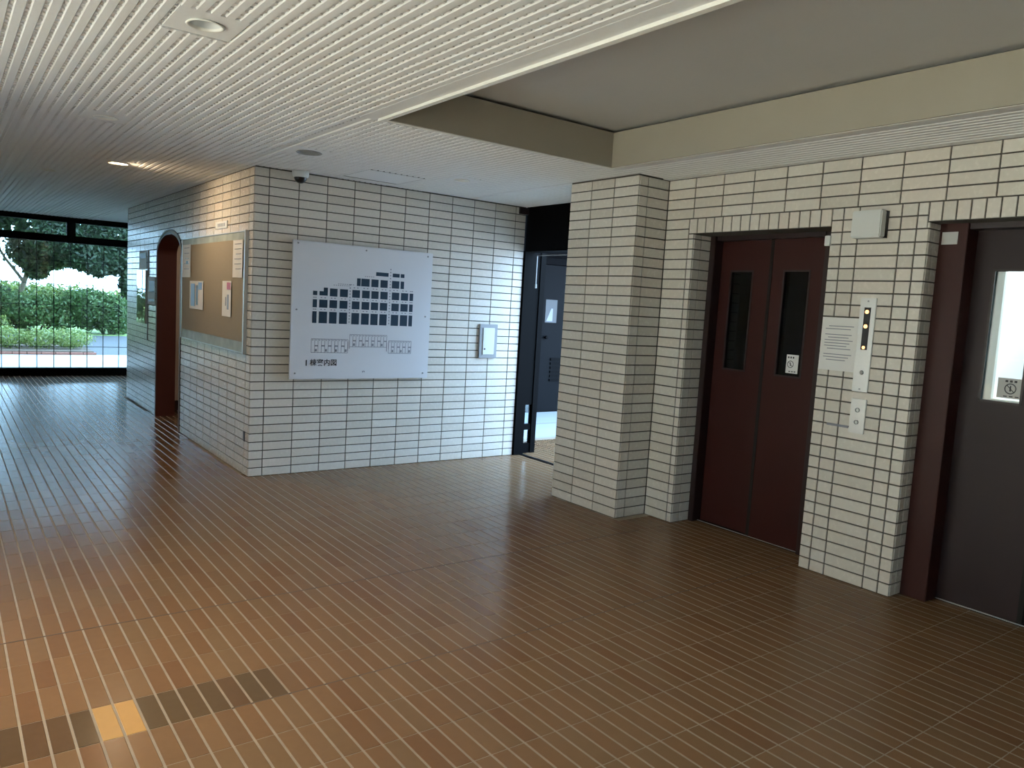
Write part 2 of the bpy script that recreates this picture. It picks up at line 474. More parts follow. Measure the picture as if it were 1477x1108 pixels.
# row 29 beside the openings where the course is half height
for a, b in ((-2.421, D1A), ):
    tl.append(((XE, (a+b)/2, (29*RZ+OPZ)/2), a-b-GAP, OPZ-29*RZ-GAP, '-x'))
tl.append(((XE, (-4.060+D2A)/2, (29*RZ+OPZ)/2), 0.012, OPZ-29*RZ-GAP, '-x'))
lay_tiles(wr, tl, TT, 0.0012, 'wall_tile')

# ---- ceiling: board with slotted ribs, a recess, flat lamp plates
RX0, RX1, RY0, RY1 = -0.02, 1.632, -2.252, -6.7
lamps = [(-1.175, -3.035, 0.062, 'off'), (-1.175, -0.925, 0.062, 'off'), (0.065, -0.925, 0.082, 'dull'), (1.333, -0.875, 0.058, 'off'), (-0.80, 0.93, 0.075, 'lit'), (-1.178, 1.985, 0.060, 'off'), (-2.42, -3.035, 0.075, 'lit')]
PL = 0.135
holes = [(RX0-0.02, RX1+0.02, RY1-0.02, RY0+0.02)] + [(lx-PL+0.01, lx+PL-0.01, ly-PL+0.01, ly+PL-0.01) for lx, ly, r, k in lamps]
def holed(x0, x1, y0, y1, holes, z0, z1, mb):
    xs = sorted(set([x0, x1] + [min(max(v, x0), x1) for h in holes for v in h[:2]]))
    ys = sorted(set([y0, y1] + [min(max(v, y0), y1) for h in holes for v in h[2:]]))
    for a, b in zip(xs[:-1], xs[1:]):
        for c, d in zip(ys[:-1], ys[1:]):
            if b-a < 1e-6 or d-c < 1e-6: continue
            mx, my = (a+b)/2, (c+d)/2
            if any(h[0] < mx < h[1] and h[2] < my < h[3] for h in holes): continue
            mb.box(a, b, c, d, z0, z1)
m = MB(); CB = H+0.008
holed(XL, 2.62, YB, 0.06, holes, CB, CB+0.05, m)
holed(XL, 0.06, 0.06, YW, holes, CB, CB+0.05, m)
m.box(0.06, 1.6, 4.95, YW, CB, CB+0.05)
m.box(2.62, 2.75, YPL, 0.06, CB, CB+0.05)
ceil = m.build('ceiling', 'ceiling', kind='structure', label='white ceiling of slotted ribbed boards with a deep recess')
RP, RG, TP, TL = 0.0503, 0.012, 0.0505, 0.017
RIB = {}
def rib_mesh(n):
    if n in RIB: return RIB[n]
    q = MB(); w = RP-RG; Lh = n*TP; hb = CB-H
    # rib: bottom with narrow chamfers, two sides, ends
    c = 0.0045
    prof = [(0, hb), (0, c), (c, 0), (w-c, 0), (w, c), (w, hb)]
    for (a, b), (a2, b2) in zip(prof[:-1], prof[1:]):
        q.quad((a, 0, b), (a, Lh, b), (a2, Lh, b2), (a2, 0, b2))
    for yy in (0, Lh):
        k = len(q.v); q.v += [(a, yy, b) for a, b in prof]; q.f.append(tuple(range(k, k+6)))
    for i in range(n):
        y0 = i*TP; y1 = y0+TL
        q.quad((w-c, y0, 0.0036), (w-c, y1, 0.0036), (RP+c, y1, 0.0036), (RP+c, y0, 0.0036))
        q.quad((w-c, y0, 0.0036), (RP+c, y0, 0.0036), (RP+c, y0, hb), (w-c, y0, hb))
        q.quad((w-c, y1, 0.0036), (RP+c, y1, 0.0036), (RP+c, y1, hb), (w-c, y1, hb))
    me = bpy.data.meshes.new('ceiling_rib'); me.from_pydata(q.v, [], q.f); me.materials.append(M['ceiling'])
    RIB[n] = me; return me
def rib(x, y0, y1, blocks):
    """rib strip at x between y0 and y1, broken where a flat plate sits"""
    cuts = sorted((b[2], b[3]) for b in blocks if b[0] < x+(RP-RG)/2 < b[1])
    spans = []; a = y0
    for c0, c1 in cuts:
        if c1 < y0 or c0 > y1: continue
        if c0 > a: spans.append((a, c0))
        a = max(a, c1)
    if a < y1: spans.append((a, y1))
    for s0, s1 in spans:
        n = int((s1-s0)/TP)
        if n > 0: link('ceiling_rib', rib_mesh(n), ceil, (x, s1-n*TP if s1 < y1 else s0, H))
HX0, HX1, HY0, HY1 = 0.648, 1.125, -0.655, -0.19
blocks = [(lx-PL, lx+PL, ly-PL, ly+PL) for lx, ly, r, k in lamps] + [(HX0-0.01, HX1+0.01, HY0-0.01, HY1+0.01)]
i = 0; x = -0.2 - RP + RG
xs_l = []
k = int((XL+0.2)/RP)
for n in range(-2, 90):
    x = -0.2 - n*RP + RG - RP + 0.0
    if XL+0.03 < x and x+RP < RX0-0.07: rib(x, YB+0.05, (YW-0.05), blocks)
for n in range(3, 60):
    x = -0.2 + n*RP + RG - RP
    if x > RX0-0.10 and x+RP < 2.66:
        if x+RP < RX1+0.09 or x < RX1+0.09: rib(x, RY0+0.07, -0.02 if x > 0.0 else YW-0.05, blocks)
        elif x+RP < XE-0.05: rib(x, YB+0.05, YPF-0.02 if x+RP > XP else -0.02, blocks)
        if x > XP: rib(x, YPL+0.02, -0.02, blocks)
# flat board strips round the recess
m = MB()
m.box(RX0-0.13, RX0-0.02, RY1-0.1, RY0+0.08, H, CB); m.box(RX0-0.02, RX1+0.10, RY0+0.02, RY0+0.07, H, CB); m.box(RX1+0.02, RX1+0.10, RY1-0.1, RY0+0.02, H, CB)
m.box(XE-0.07, XE, YB, YPF-0.001, H, CB)
m.build('flat_border', 'ceiling', ceil)
# recess
m = MB(); e = 0.02
LIP = 2.67
m.box(RX0-e, RX0, RY1-e, RY0+e, H-0.004, LIP); m.box(RX1, RX1+e, RY1-e, RY0+e, H-0.004, LIP)
m.box(RX0, RX1, RY0, RY0+e, H-0.004, LIP); m.box(RX0, RX1, RY1-e, RY1, H-0.004, LIP)
m.build('recess_side', 'recess_side', ceil)
m = MB(); q = 0.10; TOPZ = 2.69
m.box(RX0-q, RX1+q, RY1-q, RY0+q, TOPZ, TOPZ+0.03)
m.box(RX0-q-0.02, RX0-q, RY1-q, RY0+q, CB+0.05, TOPZ+0.03); m.box(RX1+q, RX1+q+0.02, RY1-q, RY0+q, CB+0.05, TOPZ+0.03)
m.box(RX0-q, RX1+q, RY0+q, RY0+q+0.02, CB+0.05, TOPZ+0.03); m.box(RX0-q, RX1+q, RY1-q-0.02, RY1-q, CB+0.05, TOPZ+0.03)
m.build('recess_top', 'recess_top', ceil)
m = MB(); tw = 0.022
m.box(RX0-e-tw, RX0-e+0.006, RY1-e, RY0+e+tw, H-0.014, H+0.004)
m.box(RX1+e-0.006, RX1+e+tw, RY1-e, RY0+e+tw, H-0.006, H+0.004)
m.box(RX0-e, RX1+e, RY0+e-0.006, RY0+e+tw, H-0.006, H+0.004)
m.build('trim_1', 'trim_white', ceil, kind='structure')
B(RX1+0.022, RX1+0.05, RY1, RY0+0.03, H-0.002, H).build('recess_rim', 'recess_side', ceil)
# hatch
m = MB(); m.box(HX0, HX1, HY0, HY1, H+0.002, CB); m.build('hatch_panel', 'ceiling', ceil)
m = MB(); g = 0.009
m.box(HX0-g, HX1+g, HY0-g, HY0, H, CB); m.box(HX0-g, HX1+g, HY1, HY1+g, H, CB); m.box(HX0-g, HX0, HY0, HY1, H, CB); m.box(HX1, HX1+g, HY0, HY1, H, CB)
m.build('hatch_edge', 'ceiling_gap', ceil)

# ---- upper storeys over the lobby
B(XL-2.2, 2.9, YB-1.5, YW+0.45, 2.92, 34.0).build('upper_storeys', 'plaster', kind='structure')
B(-22.0, XL-2.2, 4.0, YW+0.45, -0.1, 34.0).build('shade_wing', 'plaster', kind='structure')  # unseen wing, added to keep the sun off the garden

# ================================================================== downlights
LBL = {'off': 'round unlit recessed ceiling light with a flat square plate', 'dull': 'wide grey recessed ceiling light near the guide board corner', 'lit': 'lit warm recessed ceiling light near the notice board'}
for n, (lx, ly, r, kind) in enumerate(lamps):
    lab = LBL[kind]
    if n == 0: lab = 'unlit recessed ceiling light with square plate beside the ceiling recess'
    if n == 1: lab = 'unlit recessed ceiling light with square plate before the lit warm light'
    if n == 5: lab = 'faint unlit recessed ceiling light between the lit light and garden window'
    if n == 6: lab = 'lit warm recessed ceiling light over the entrance side of the lobby'
    if n == 3: lab = 'small unlit round ceiling light beside the ceiling hatch'
    t = thing('downlight', lab, 'ceiling light', (lx, ly, H), 'recessed ceiling lights')
    x_of = lambda n_: -0.2 - (n_+1)*RP + RG
    ns = [n_ for n_ in range(-60, 90) if lx-PL < x_of(n_)+(RP-RG)/2 < lx+PL]
    px0 = x_of(max(ns))-lx-0.0005; px1 = x_of(min(ns))+RP-RG-lx+0.0005
    q = MB(); seg = 32; ks = len(q.v)
    for i in range(seg):
        a = 2*math.pi*i/seg; cx, sy = math.cos(a), math.sin(a); mxx = max(abs(cx), abs(sy))
        ex = cx/mxx*(px1 if cx > 0 else -px0)
        q.v += [(cx*r, sy*r, 0.0), (ex, sy/mxx*PL, 0.0), (ex, sy/mxx*PL, 0.009)]
    for i in range(seg):
        i2 = (i+1) % seg
        q.f.append((3*i, 3*i+1, 3*i2+1, 3*i2)); q.f.append((3*i+1, 3*i+2, 3*i2+2, 3*i2+1))
    me = bpy.data.meshes.new('plate'); me.from_pydata(q.v, [], q.f); me.materials.append(M['ceiling']); link('plate', me, t)
    MB().lathe([(r, 0.0), (r+0.006, -0.004), (r+0.001, -0.007), (r-0.006, -0.004), (r-0.007, 0.004)], 32).build('rim', 'trim_white' if kind != 'dull' else 'plastic_grey', t, smooth=True)
    MB().lathe([(r-0.006, 0.0), (r*0.93, 0.025), (r*0.8, 0.055), (r*0.5, 0.085), (0.001, 0.092)], 32).build('reflector', 'reflector' if kind != 'dull' else 'plastic_grey', t, smooth=True)
    if kind == 'lit':
        MB().lathe([(0.001, 0.012), (0.022, 0.018), (0.034, 0.035), (0.030, 0.055), (0.015, 0.07)], 20).build('bulb', 'lamp_lit', t, smooth=True)
        ld = bpy.data.lights.new('downlight_beam', 'SPOT'); ld.energy = 42; ld.color = (1.0, 0.74, 0.46)
        ld.spot_size = math.radians(160); ld.spot_blend = 1.0; ld.shadow_soft_size = 0.035
        lo = bpy.data.objects.new('downlight_beam', ld); COL.objects.link(lo); lo.parent = t; lo.location = (0.01, -0.02, -0.012)
        aim = (0.62, -0.15, -0.75)
        if n == 6: aim = (0.15, 0.0, -1.0); ld.energy = 250; ld.spot_size = math.radians(140)
        lo.rotation_euler = Vector(aim).to_track_quat('-Z', 'Y').to_euler()
    else:
        MB().lathe([(0.001, 0.03), (0.018, 0.034), (0.026, 0.05), (0.022, 0.07), (0.012, 0.085)], 20).build('bulb', 'lamp_off', t, smooth=True)

# ================================================================== far window
wn = link('window_1', None, None, (0, 0, 0), kind='structure', label='wide black framed garden window with a thin steel grid')
def wbar(x0, x1, z0, z1, name='frame_bar', d=0.05): return B(x0, x1, YW-d, YW+d, z0, z1).build(name, 'steel_dark', wn)
wbar(XL, 1.5, 2.375, H+0.06, 'head'); wbar(XL, 1.5, 2.065, 2.175, 'transom'); wbar(XL, 1.5, -0.003, 0.118, 'sill', 0.06)
for xm in (-0.31, -2.0, 1.4): wbar(xm-0.06, xm+0.06, 2.17, 2.38, 'mullion')
for xm in (-2.0, 1.44): wbar(xm-0.05, xm+0.05, 0.118, 2.07, 'post')
xs = [XL, -2.0, -0.31, 1.44]
for a, b in ((XL, -2.0), (-2.0, 1.44)): B(a+0.05, b-0.05, YW-0.004, YW+0.004, 0.11, 2.07).build('pane', 'glass', wn)
for a, b in zip(xs[:-1], xs[1:]): B(a+0.05, b-0.05, YW-0.004, YW+0.004, 2.17, 2.38).build('pane', 'glass', wn)
x = -1.224 - 0.2285*10
while x < 1.4:
    B(x-0.005, x+0.005, YW+0.015, YW+0.025, 0.11, 2.07).build('grid_bar', 'steel_dark', wn); x += 0.2285
for z in (1.775, 1.419, 1.093, 0.77, 0.447): B(XL, 1.44, YW+0.025, YW+0.031, z-0.004, z+0.004).build('grid_bar', 'steel_dark', wn)

# entrance glazing on the other side of the lobby
wn2 = link('window_2', None, None, (0, 0, 0), kind='structure', label='black framed entrance glazing opposite the lifts')
B(XL-0.05, XL+0.05, YB, -1.6, H-0.06, H+0.05).build('head', 'steel_dark', wn2)
B(XL-0.05, XL+0.05, YB, -1.6, -0.003, 0.06).build('sill', 'steel_dark', wn2)
ys = [YB+0.02, -7.4, -6.2, -5.0, -3.8, -2.7, -1.63]
for y in ys: B(XL-0.05, XL+0.05, y-0.03, y+0.03, 0.06, H-0.06).build('post', 'steel_dark', wn2)
for a, b in zip(ys[:-1], ys[1:]): B(XL-0.004, XL+0.004, a+0.02, b-0.02, 0.05, H-0.05).build('pane', 'glass', wn2)

wn3 = link('added_window_3', None, None, (0, 0, 0), kind='structure', label='black framed glazing added at the rear of the lobby for more light')  # glazing added to let more daylight into the lobby
B(XL, -1.5, YB-0.05, YB+0.05, H-0.06, H+0.05).build('head', 'steel_dark', wn3)
B(XL, -1.5, YB-0.05, YB+0.05, -0.003, 0.06).build('sill', 'steel_dark', wn3)
xs = [XL+0.08, -2.3, -1.53]
for x in xs[1:]: B(x-0.03, x+0.03, YB-0.05, YB+0.05, 0.06, H-0.06).build('post', 'steel_dark', wn3)
for a, b in zip(xs[:-1], xs[1:]): B(a, b, YB-0.004, YB+0.004, 0.05, H-0.05).build('pane', 'glass', wn3)

# ================================================================== side doorway to the open passage
dr = link('door_4', None, None, (0, 0, 0), kind='structure', label='black steel doorway frame between the tiled wall and the pillar')
B(2.66, 2.80, YPL, 0.0, 2.03, H+0.02).build('header', 'steel_dark', dr)
B(2.56, 2.66, -0.03, -0.002, 2.385, H-0.001).build('header_bracket', 'maroon_dark', dr)
B(2.655, 2.77, -0.02, 0.10, 0, 2.04).build('jamb', 'steel_dark', dr)
B(2.90, 2.96, 0.03, 0.09, 0, 2.04).build('side_post', 'steel_dark', dr)
for z0, z1 in ((0.0, 0.10), (0.24, 0.30), (0.50, 2.04)): B(2.77, 2.90, 0.04, 0.08, z0, z1).build('side_rail', 'steel_dark', dr)
for z0, z1 in ((0.10, 0.24), (0.30, 0.50)): B(2.77, 2.90, 0.056, 0.062, z0, z1).build('side_pane', 'glass', dr)
B(2.725, 2.76, YPL, 0.0, -0.001, 0.006).build('floor_track', 'steel_dark', dr)
m = MB(); m.box(2.745, 2.755, -0.62, -0.09, 1.994, 2.002); m.box(2.746, 2.754, -0.095, -0.087, 1.72, 2.0); m.box(2.742, 2.758, -0.10, -0.082, 1.68, 1.72)
m.build('door_closer_arm', 'plastic_grey', dr)

# ================================================================== lifts
def holed_panel(x0, x1, y0, y1, z0, z1, wy0, wy1, wz0, wz1):
    q = MB()
    q.box(x0, x1, y0, wy0, z0, z1); q.box(x0, x1, wy1, y1, z0, z1)
    q.box(x0, x1, wy0, wy1, z0, wz0); q.box(x0, x1, wy0, wy1, wz1, z1)
    return q
def lift(name, label, ya, yb, jx, jl, jr_, sx, p1, p2, win1, win2, mats):
    """ya>yb: opening; jamb front at jx; panels p=(y0,y1,x); windows (y0,y1)"""
    d = link(name, None, None, (0, 0, 0), kind='structure', label=label)
    pm, jm = mats
    B(jx, 2.60, ya-jl, ya-0.0, 0, OPZ).build('jamb', jm, d, bevel=0.003)
    B(2.46, 2.60, yb, yb+jr_, 0, OPZ).build('jamb', jm, d, bevel=0.003)
    B(jx+0.02, 2.60, yb+jr_, ya-jl, 2.035, OPZ).build('header', 'maroon_dark', d)
    for (y1, y0, px), (w1, w0) in ((p1, win1), (p2, win2)):
        pn = holed_panel(px, px+0.03, y0, y1, 0.008, 2.04, w0, w1, 1.13, 1.832).build('door_panel', pm, d)
        q = MB(); f = 0.012
        q.box(px-0.003, px+0.006, w0, w0+f, 1.13, 1.832); q.box(px-0.003, px+0.006, w1-f, w1, 1.13, 1.832)
        q.box(px-0.003, px+0.006, w0, w1, 1.13, 1.13+f); q.box(px-0.003, px+0.006, w0, w1, 1.832-f, 1.832)
        q.build('window_bead', 'maroon_dark', pn)
        B(px+0.012, px+0.018, w0+0.002, w1-0.002, 1.132, 1.83).build('window_pane', 'dark_glass' if name == 'door_1' else 'glass', pn)
    B(min(p1[2], p2[2])-0.002, min(p1[2], p2[2])+0.03, p1[1]-0.004, p1[1]+0.02, 0.01, 2.038).build('split_shadow_strip', 'shaft', d)  # black strip drawn for the shadow line where the panels overlap
    B(sx, 2.60, yb+jr_, ya-jl, -0.006, 0.004).build('sill', 'steel_dark', d)
    B(sx, sx+0.012, yb+jr_, ya-jl, 0.004, 0.007).build('sill_edge', 'aluminium', d)
    return d
lift('door_1', 'maroon lift doors with two dark narrow windows beside the pillar', D1A, D1B, 2.435, 0.045, 0.155, 2.488,
     (-2.513, -2.955, 2.525), (-2.945, -3.348, 2.495), (-2.595, -2.79), (-3.045, -3.245), ('maroon', 'maroon_dark'))
lift('door_2', 'maroon lift doors with a lit window beyond the call buttons', D2A, D2B, 2.372, 0.143, 0.09, 2.485,
     (-4.215, -4.64, 2.495), (-4.63, -5.017, 2.525), (-4.31, -4.52), (-4.73, -4.93), ('maroon_grey', 'maroon'))
# shaft behind the first lift, lit car behind the second
m = MB(); m.box(3.6, 3.65, -3.62, -2.3, -0.1, 2.5); m.box(2.6, 3.6, -2.35, -2.3, -0.1, 2.5); m.box(2.6, 3.6, -3.62, -3.57, -0.1, 2.5); m.box(2.6, 3.65, -3.62, -2.3, 2.5, 2.55); m.box(2.6, 3.65, -3.62, -2.3, -0.15, -0.1)
m.build('wall_shaft', 'shaft', kind='structure')
car = thing('lift_car', 'brightly lit white lift car behind the second lift door', 'lift car', (2.66, -4.6, 0.0))
m = MB(); m.box(0.04, 1.35, 0.62, 0.66, 0, 2.25); m.box(0.04, 1.35, -0.66, -0.62, 0, 2.25); m.box(1.31, 1.35, -0.62, 0.62, 0, 2.25); m.box(0.04, 1.35, -0.66, 0.66, -0.04, 0.0); m.box(0.04, 1.35, -0.66, 0.66, 2.25, 2.29)
m.build('car_shell', 'cabin', car)
B(0.25, 1.1, -0.45, 0.45, 2.235, 2.248).build('car_lamp', 'cabin_lamp', car)
for (y0, y1, w0, w1) in ((-0.02, 0.62, 0.06, 0.282), (-0.62, -0.03, -0.35, -0.13)):
    holed_panel(-0.03, 0.0, y0, y1, 0.0, 2.1, w0, w1, 1.142, 1.842).build('car_door', 'cabin_door', car)

# ================================================================== things on the lift wall
FX_ = XE
# white bell box
t = thing('chime_box', 'white chime box with black back above the call buttons', 'chime box', (FX_, -3.76, 2.06))
B(-0.028, 0.0, -0.087, 0.087, -0.074, 0.074).build('back_plate', 'black', t)
B(-0.082, -0.028, -0.088, 0.085, -0.075, 0.075).build('cover', 'plastic_white', t, bevel=0.006)
# position indicator
t = thing('lift_indicator', 'tall white metal lift indicator plate with lit floor lamps', 'lift indicator', (FX_, -3.785, 1.385))
B(-0.012, 0.0, -0.046, 0.046, -0.265, 0.268).build('face_plate', 'steel', t, bevel=0.002)
B(-0.0135, -0.011, -0.020, 0.018, -0.025, 0.215).build('display', 'black', t)
for z, s in ((0.19, 0.011), (0.108, 0.011), (-0.012, 0.009)):
    MB().lathe([(0.0005, -0.0155), (s, -0.015), (s, -0.0125)], 16, (0, 0.001, z), 'x').build('floor_lamp_dot', 'indicator_lit', t)
MB().lathe([(0.0005, -0.017), (0.011, -0.016), (0.013, -0.012)], 20, (0, -0.003, -0.155), 'x').build('key_switch', 'plastic_grey', t)
for z in (0.25, -0.25): MB().lathe([(0.0005, -0.0145), (0.005, -0.014), (0.005, -0.011)], 12, (0, 0, z), 'x').build('screw', 'plastic_grey', t)
# call buttons
t = thing('call_button_plate', 'steel lift call plate with two round buttons', 'call buttons', (FX_, -3.787, 0.98))
B(-0.011, 0.0, -0.046, 0.044, -0.100, 0.098).build('face_plate', 'steel', t, bevel=0.002)
for z in (0.034, -0.036):
    r_ = MB().lathe([(0.013, -0.0105), (0.0135, -0.016), (0.010, -0.016), (0.0095, -0.0105)], 20, (0, 0, z), 'x').build('button_ring', 'plastic_grey', t)
    MB().lathe([(0.0005, -0.0145), (0.0085, -0.0145), (0.0095, -0.0105)], 20, (0, 0, z), 'x').build('button', 'plastic_white', t)
# paper notice
t = thing('paper_notice', 'white printed paper notice taped beside the lift indicator', 'notice', (FX_, -3.625, 1.38))
B(-0.003, -0.0005, -0.112, 0.114, -0.155, 0.155).build('sheet', 'paper', t)
m = MB()
for k in range(13):
    zz = 0.105 - k*0.0165; a = 0.09 - (0.02 if k % 4 == 0 else 0); b = -0.085 + 0.035*((k*7) % 5)/4
    if k in (2, 9): continue
    m.box(-0.0036, -0.0028, b, a, zz-0.0022, zz+0.0022)
m.build('print_lines', 'ink_grey', t)
# small white tag at the opening edge
tag(B(2.238, 2.262, -3.512, -3.478, 1.953, 2.012).build('door_tag', 'plastic_white', bevel=0.002), 'small white plate at the upper edge of the lift opening', 'plate')
# tape remnant by the call buttons
tag(B(FX_-0.0015, FX_+0.001, -3.735, -3.60, 0.900, 0.914).build('tape_strip', 'ink_grey'), 'grimy tape remnant beside the call buttons', 'tape')

def ring(mb, x, y, z, r0, r1, n=24):
    k = len(mb.v)
    for i in range(n):
        a = 2*math.pi*i/n
        mb.v += [(x, y+r0*math.cos(a), z+r0*math.sin(a)), (x, y+r1*math.cos(a), z+r1*math.sin(a))]
    for i in range(n):
        j = (i+1) % n; mb.f.append((k+2*i, k+2*i+1, k+2*j+1, k+2*j))
# stickers on the lift windows
def sticker(x, y, z, w, h, label, col):
    t = thing('window_sticker', label, 'sticker', (x, y, z))
    B(-0.0012, 0.0, -w/2, w/2, -h/2, h/2).build('sheet', 'paper_grey' if col == 'g' else 'paper', t)
    m = MB(); rr = min(w, h)*0.27; cy = 0.0 if col == 'g' else w*0.13
    ring(m, -0.0016, cy, -0.002, rr*0.82, rr)
    s = rr*0.62                                     # slash and a small standing figure
    for sgn in ((1, 1),):
        a = Vector((0, -s, -s)); b = Vector((0, s, s)); n_ = Vector((0, 1, -1)).normalized()*rr*0.07
        m.quad(*[tuple(Vector((-0.0017, cy, -0.002))+v) for v in (a+n_, b+n_, b-n_, a-n_)])
    m.quad((-0.0017, cy-rr*.15, -rr*.55), (-0.0017, cy+rr*.15, -rr*.55), (-0.0017, cy+rr*.1, rr*.5), (-0.0017, cy-rr*.1, rr*.5))
    for k in range(3): m.box(-0.0017, -0.0012, cy-rr*(1-0.75*k), cy-rr*(0.55-0.75*k), h*0.30, h*0.40)
    for k in range(3): m.box(-0.0017, -0.0012, -w*0.34+w*0.22*k, -w*0.20+w*0.22*k, -h*0.43, -h*0.38)
    m.build('pictogram', 'ink_black', t)
    return t
sticker(2.5068, -3.165, 1.22, 0.088, 0.122, 'white sticker with a ringed pictogram on the dark lift window', 'w')
sticker(2.5068, -4.455, 1.215, 0.125, 0.105, 'beige sticker with a ringed pictogram on the lit lift window', 'g')
tag(B(2.368, 2.3718, -4.168, -4.088, 1.955, 2.02).build('jamb_notice', 'paper_grey'), 'small pale notice stuck high on the second lift jamb', 'notice')

# ================================================================== guide board on the sign wall
SX0, SX1, SZ0, SZ1 = 0.304, 1.598, 0.793, 1.918
sg = thing('guide_board', 'square white building guide board with navy unit chart on tiled wall', 'sign', (SX0, 0.0, SZ0))
SF = -0.042
B(0, SX1-SX0, SF, -0.022, 0, SZ1-SZ0).build('panel', 'sign_white', sg, bevel=0.003)
for a, b in ((0.348, 1.895), (0.945, 1.887), (1.546, 1.885), (0.349, 1.362), (1.546, 1.350), (0.351, 0.842), (1.547, 0.839)):
    MB().lathe([(0.0005, SF-0.006), (0.006, SF-0.005), (0.0075, SF)], 14, (a-SX0, 0, b-SZ0), 'y').build('bolt', 'plastic_grey', sg)
    MB().lathe([(0.011, -0.023), (0.011, 0.0)], 12, (a-SX0, 0, b-SZ0), 'y').build('spacer', 'steel', sg)
cells = MB(); PF = SF-0.0008
def cell(x0, x1, z0, z1, mb=None): (mb or cells).box(x0-SX0, x1-SX0, PF, SF+0.001, z0-SZ0, z1-SZ0)
cols = [(.483,.520),(.539,.611),(.629,.696),(.718,.789),(.829,.899),(.919,.990),(1.006,1.074),(1.091,1.161),(1.202,1.274),(1.291,1.363),(1.377,1.413)]
for i, (a, b) in enumerate(cols):
    cell(a, b, 1.258, 1.354); cell(a, b, 1.386, 1.452)
    if i == 0: cell(a, b, 1.486, 1.521)
    elif i == 1: cell(a, .575, 1.486, 1.521); cell(.575, b, 1.486, 1.552)
    else: cell(a, b, 1.483, 1.548)
for a, b in ((.868,.902),(.908,.985),(1.002,1.069),(1.088,1.157),(1.198,1.270),(1.283,1.317)): cell(a, b, 1.583, 1.648)
for a, b in ((1.043,1.162),(1.202,1.270),(1.280,1.317)): cell(a, b, 1.680, 1.712)
cells.build('unit_chart', 'ink_blue', sg)
mk = MB()
for i, (a, b) in enumerate(cols):
    for zz in (1.371, 1.468) + ((1.566,) if i > 3 else ()):
        for u in (0.25, 0.7): cell(a+(b-a)*u-0.007, a+(b-a)*u+0.007, zz-0.004, zz+0.004, mk)
for xx, top in ((0.809, 1.60), (1.182, 1.74)):
    z = 1.27
    while z < top: cell(xx-0.005, xx+0.005, z, z+0.012, mk); z += 0.026
for a, b, zz in ((.66,.80,1.578),(.70,.84,1.590),(.94,1.02,1.668)):
    x = a
    while x < b: cell(x, x+0.010, zz-0.003, zz+0.003, mk); x += 0.019
for a, b, c, d, n in ((.482,.806,1.014,1.127,11),(.821,1.170,1.067,1.171,12),(1.190,1.414,1.016,1.125,8)):
    lw = 0.0022
    cell(a, b, c-lw, c+lw, mk); cell(a, b, d-lw, d+lw, mk)
    for k in range(n+1):
        xx = a+(b-a)*k/n; cell(xx-lw*0.8, xx+lw*0.8, c, d, mk)
        if k < n and k % 2: cell(xx, xx+(b-a)/n, c+(d-c)*0.45, c+(d-c)*0.55, mk)
        if k < n: cell(xx+0.008, xx+0.016, d-0.014, d-0.006, mk)
        if k < n and k % 3 == 1: cell(xx+0.004, xx+0.02, c+0.008, c+0.03, mk)
for a, b in ((.806,.82),(1.172,1.19)): cell(a-0.003, a+0.003, 1.03, 1.11, mk); cell(b-0.003, b+0.003, 1.05, 1.12, mk)
mk.build('plan_lines', 'ink_grey', sg, kind='stuff')
def text_mesh(name, body, size, mat, parent, loc, rot, extrude=0.0004, offset=0.0):
    cu = bpy.data.curves.new(name, 'FONT'); cu.body = body; cu.size = size; cu.extrude = extrude; cu.offset = offset
    o = bpy.data.objects.new(name, cu); COL.objects.link(o)
    bpy.context.view_layer.update()
    me = bpy.data.meshes.new_from_object(o.evaluated_get(bpy.context.evaluated_depsgraph_get()))
    bpy.data.objects.remove(o); bpy.data.curves.remove(cu)
    me.materials.clear(); me.materials.append(M[mat])
    r = link(name, me, parent, loc); r.rotation_euler = rot
    return r
text_mesh('title_text', 'I', 0.066, 'ink_black', sg, (0.436-SX0, PF, 0.905-SZ0), (math.pi/2, 0, 0), offset=0.0016)
text_mesh('title_text', '棟案内図', 0.060, 'ink_black', sg, (0.474-SX0, PF, 0.909-SZ0), (math.pi/2, 0, 0), offset=0.0007)
m = MB(); cell(.948, .956, .846, .860, m); cell(.954, .968, .856, .862, m); cell(.964, .972, .848, .858, m); m.build('maker_mark', 'ink_grey', sg)

# ---- small meter plate low on the sign wall
t = thing('wall_device', 'grey framed pale green panel device beside the black doorway', 'wall panel', (2.268, 0.0, 1.142))
m = MB(); w, h, f = 0.101, 0.162, 0.034
m.box(-w, -w+f, -0.022, 0, -h, h); m.box(w-f, w, -0.022, 0, -h, h); m.box(-w+f, w-f, -0.022, 0, -h, -h+f); m.box(-w+f, w-f, -0.022, 0, h-f, h)
m.build('frame', 'plastic_grey', t)
B(-w+f, w-f, -0.030, 0, -h+f, h-f).build('cover', 'plastic_white', t, bevel=0.004)
MB().lathe([(0.0005, -0.036), (0.007, -0.035), (0.008, -0.03)], 12, (-0.045, 0, -0.075), 'y').build('lock', 'black', t)

# ---- dome camera
t = thing('dome_camera', 'white dome security camera with black dome on the ceiling', 'security camera', (0.332, -0.085, H))
MB().lathe([(0.001, 0.0), (0.064, 0.0), (0.066, -0.012), (0.062, -0.042), (0.052, -0.05)], 32).build('housing', 'plastic_white', t, smooth=True)
MB().lathe([(0.050, -0.048), (0.047, -0.064), (0.036, -0.082), (0.018, -0.092), (0.0005, -0.095)], 32).build('dome', 'black', t, smooth=True)

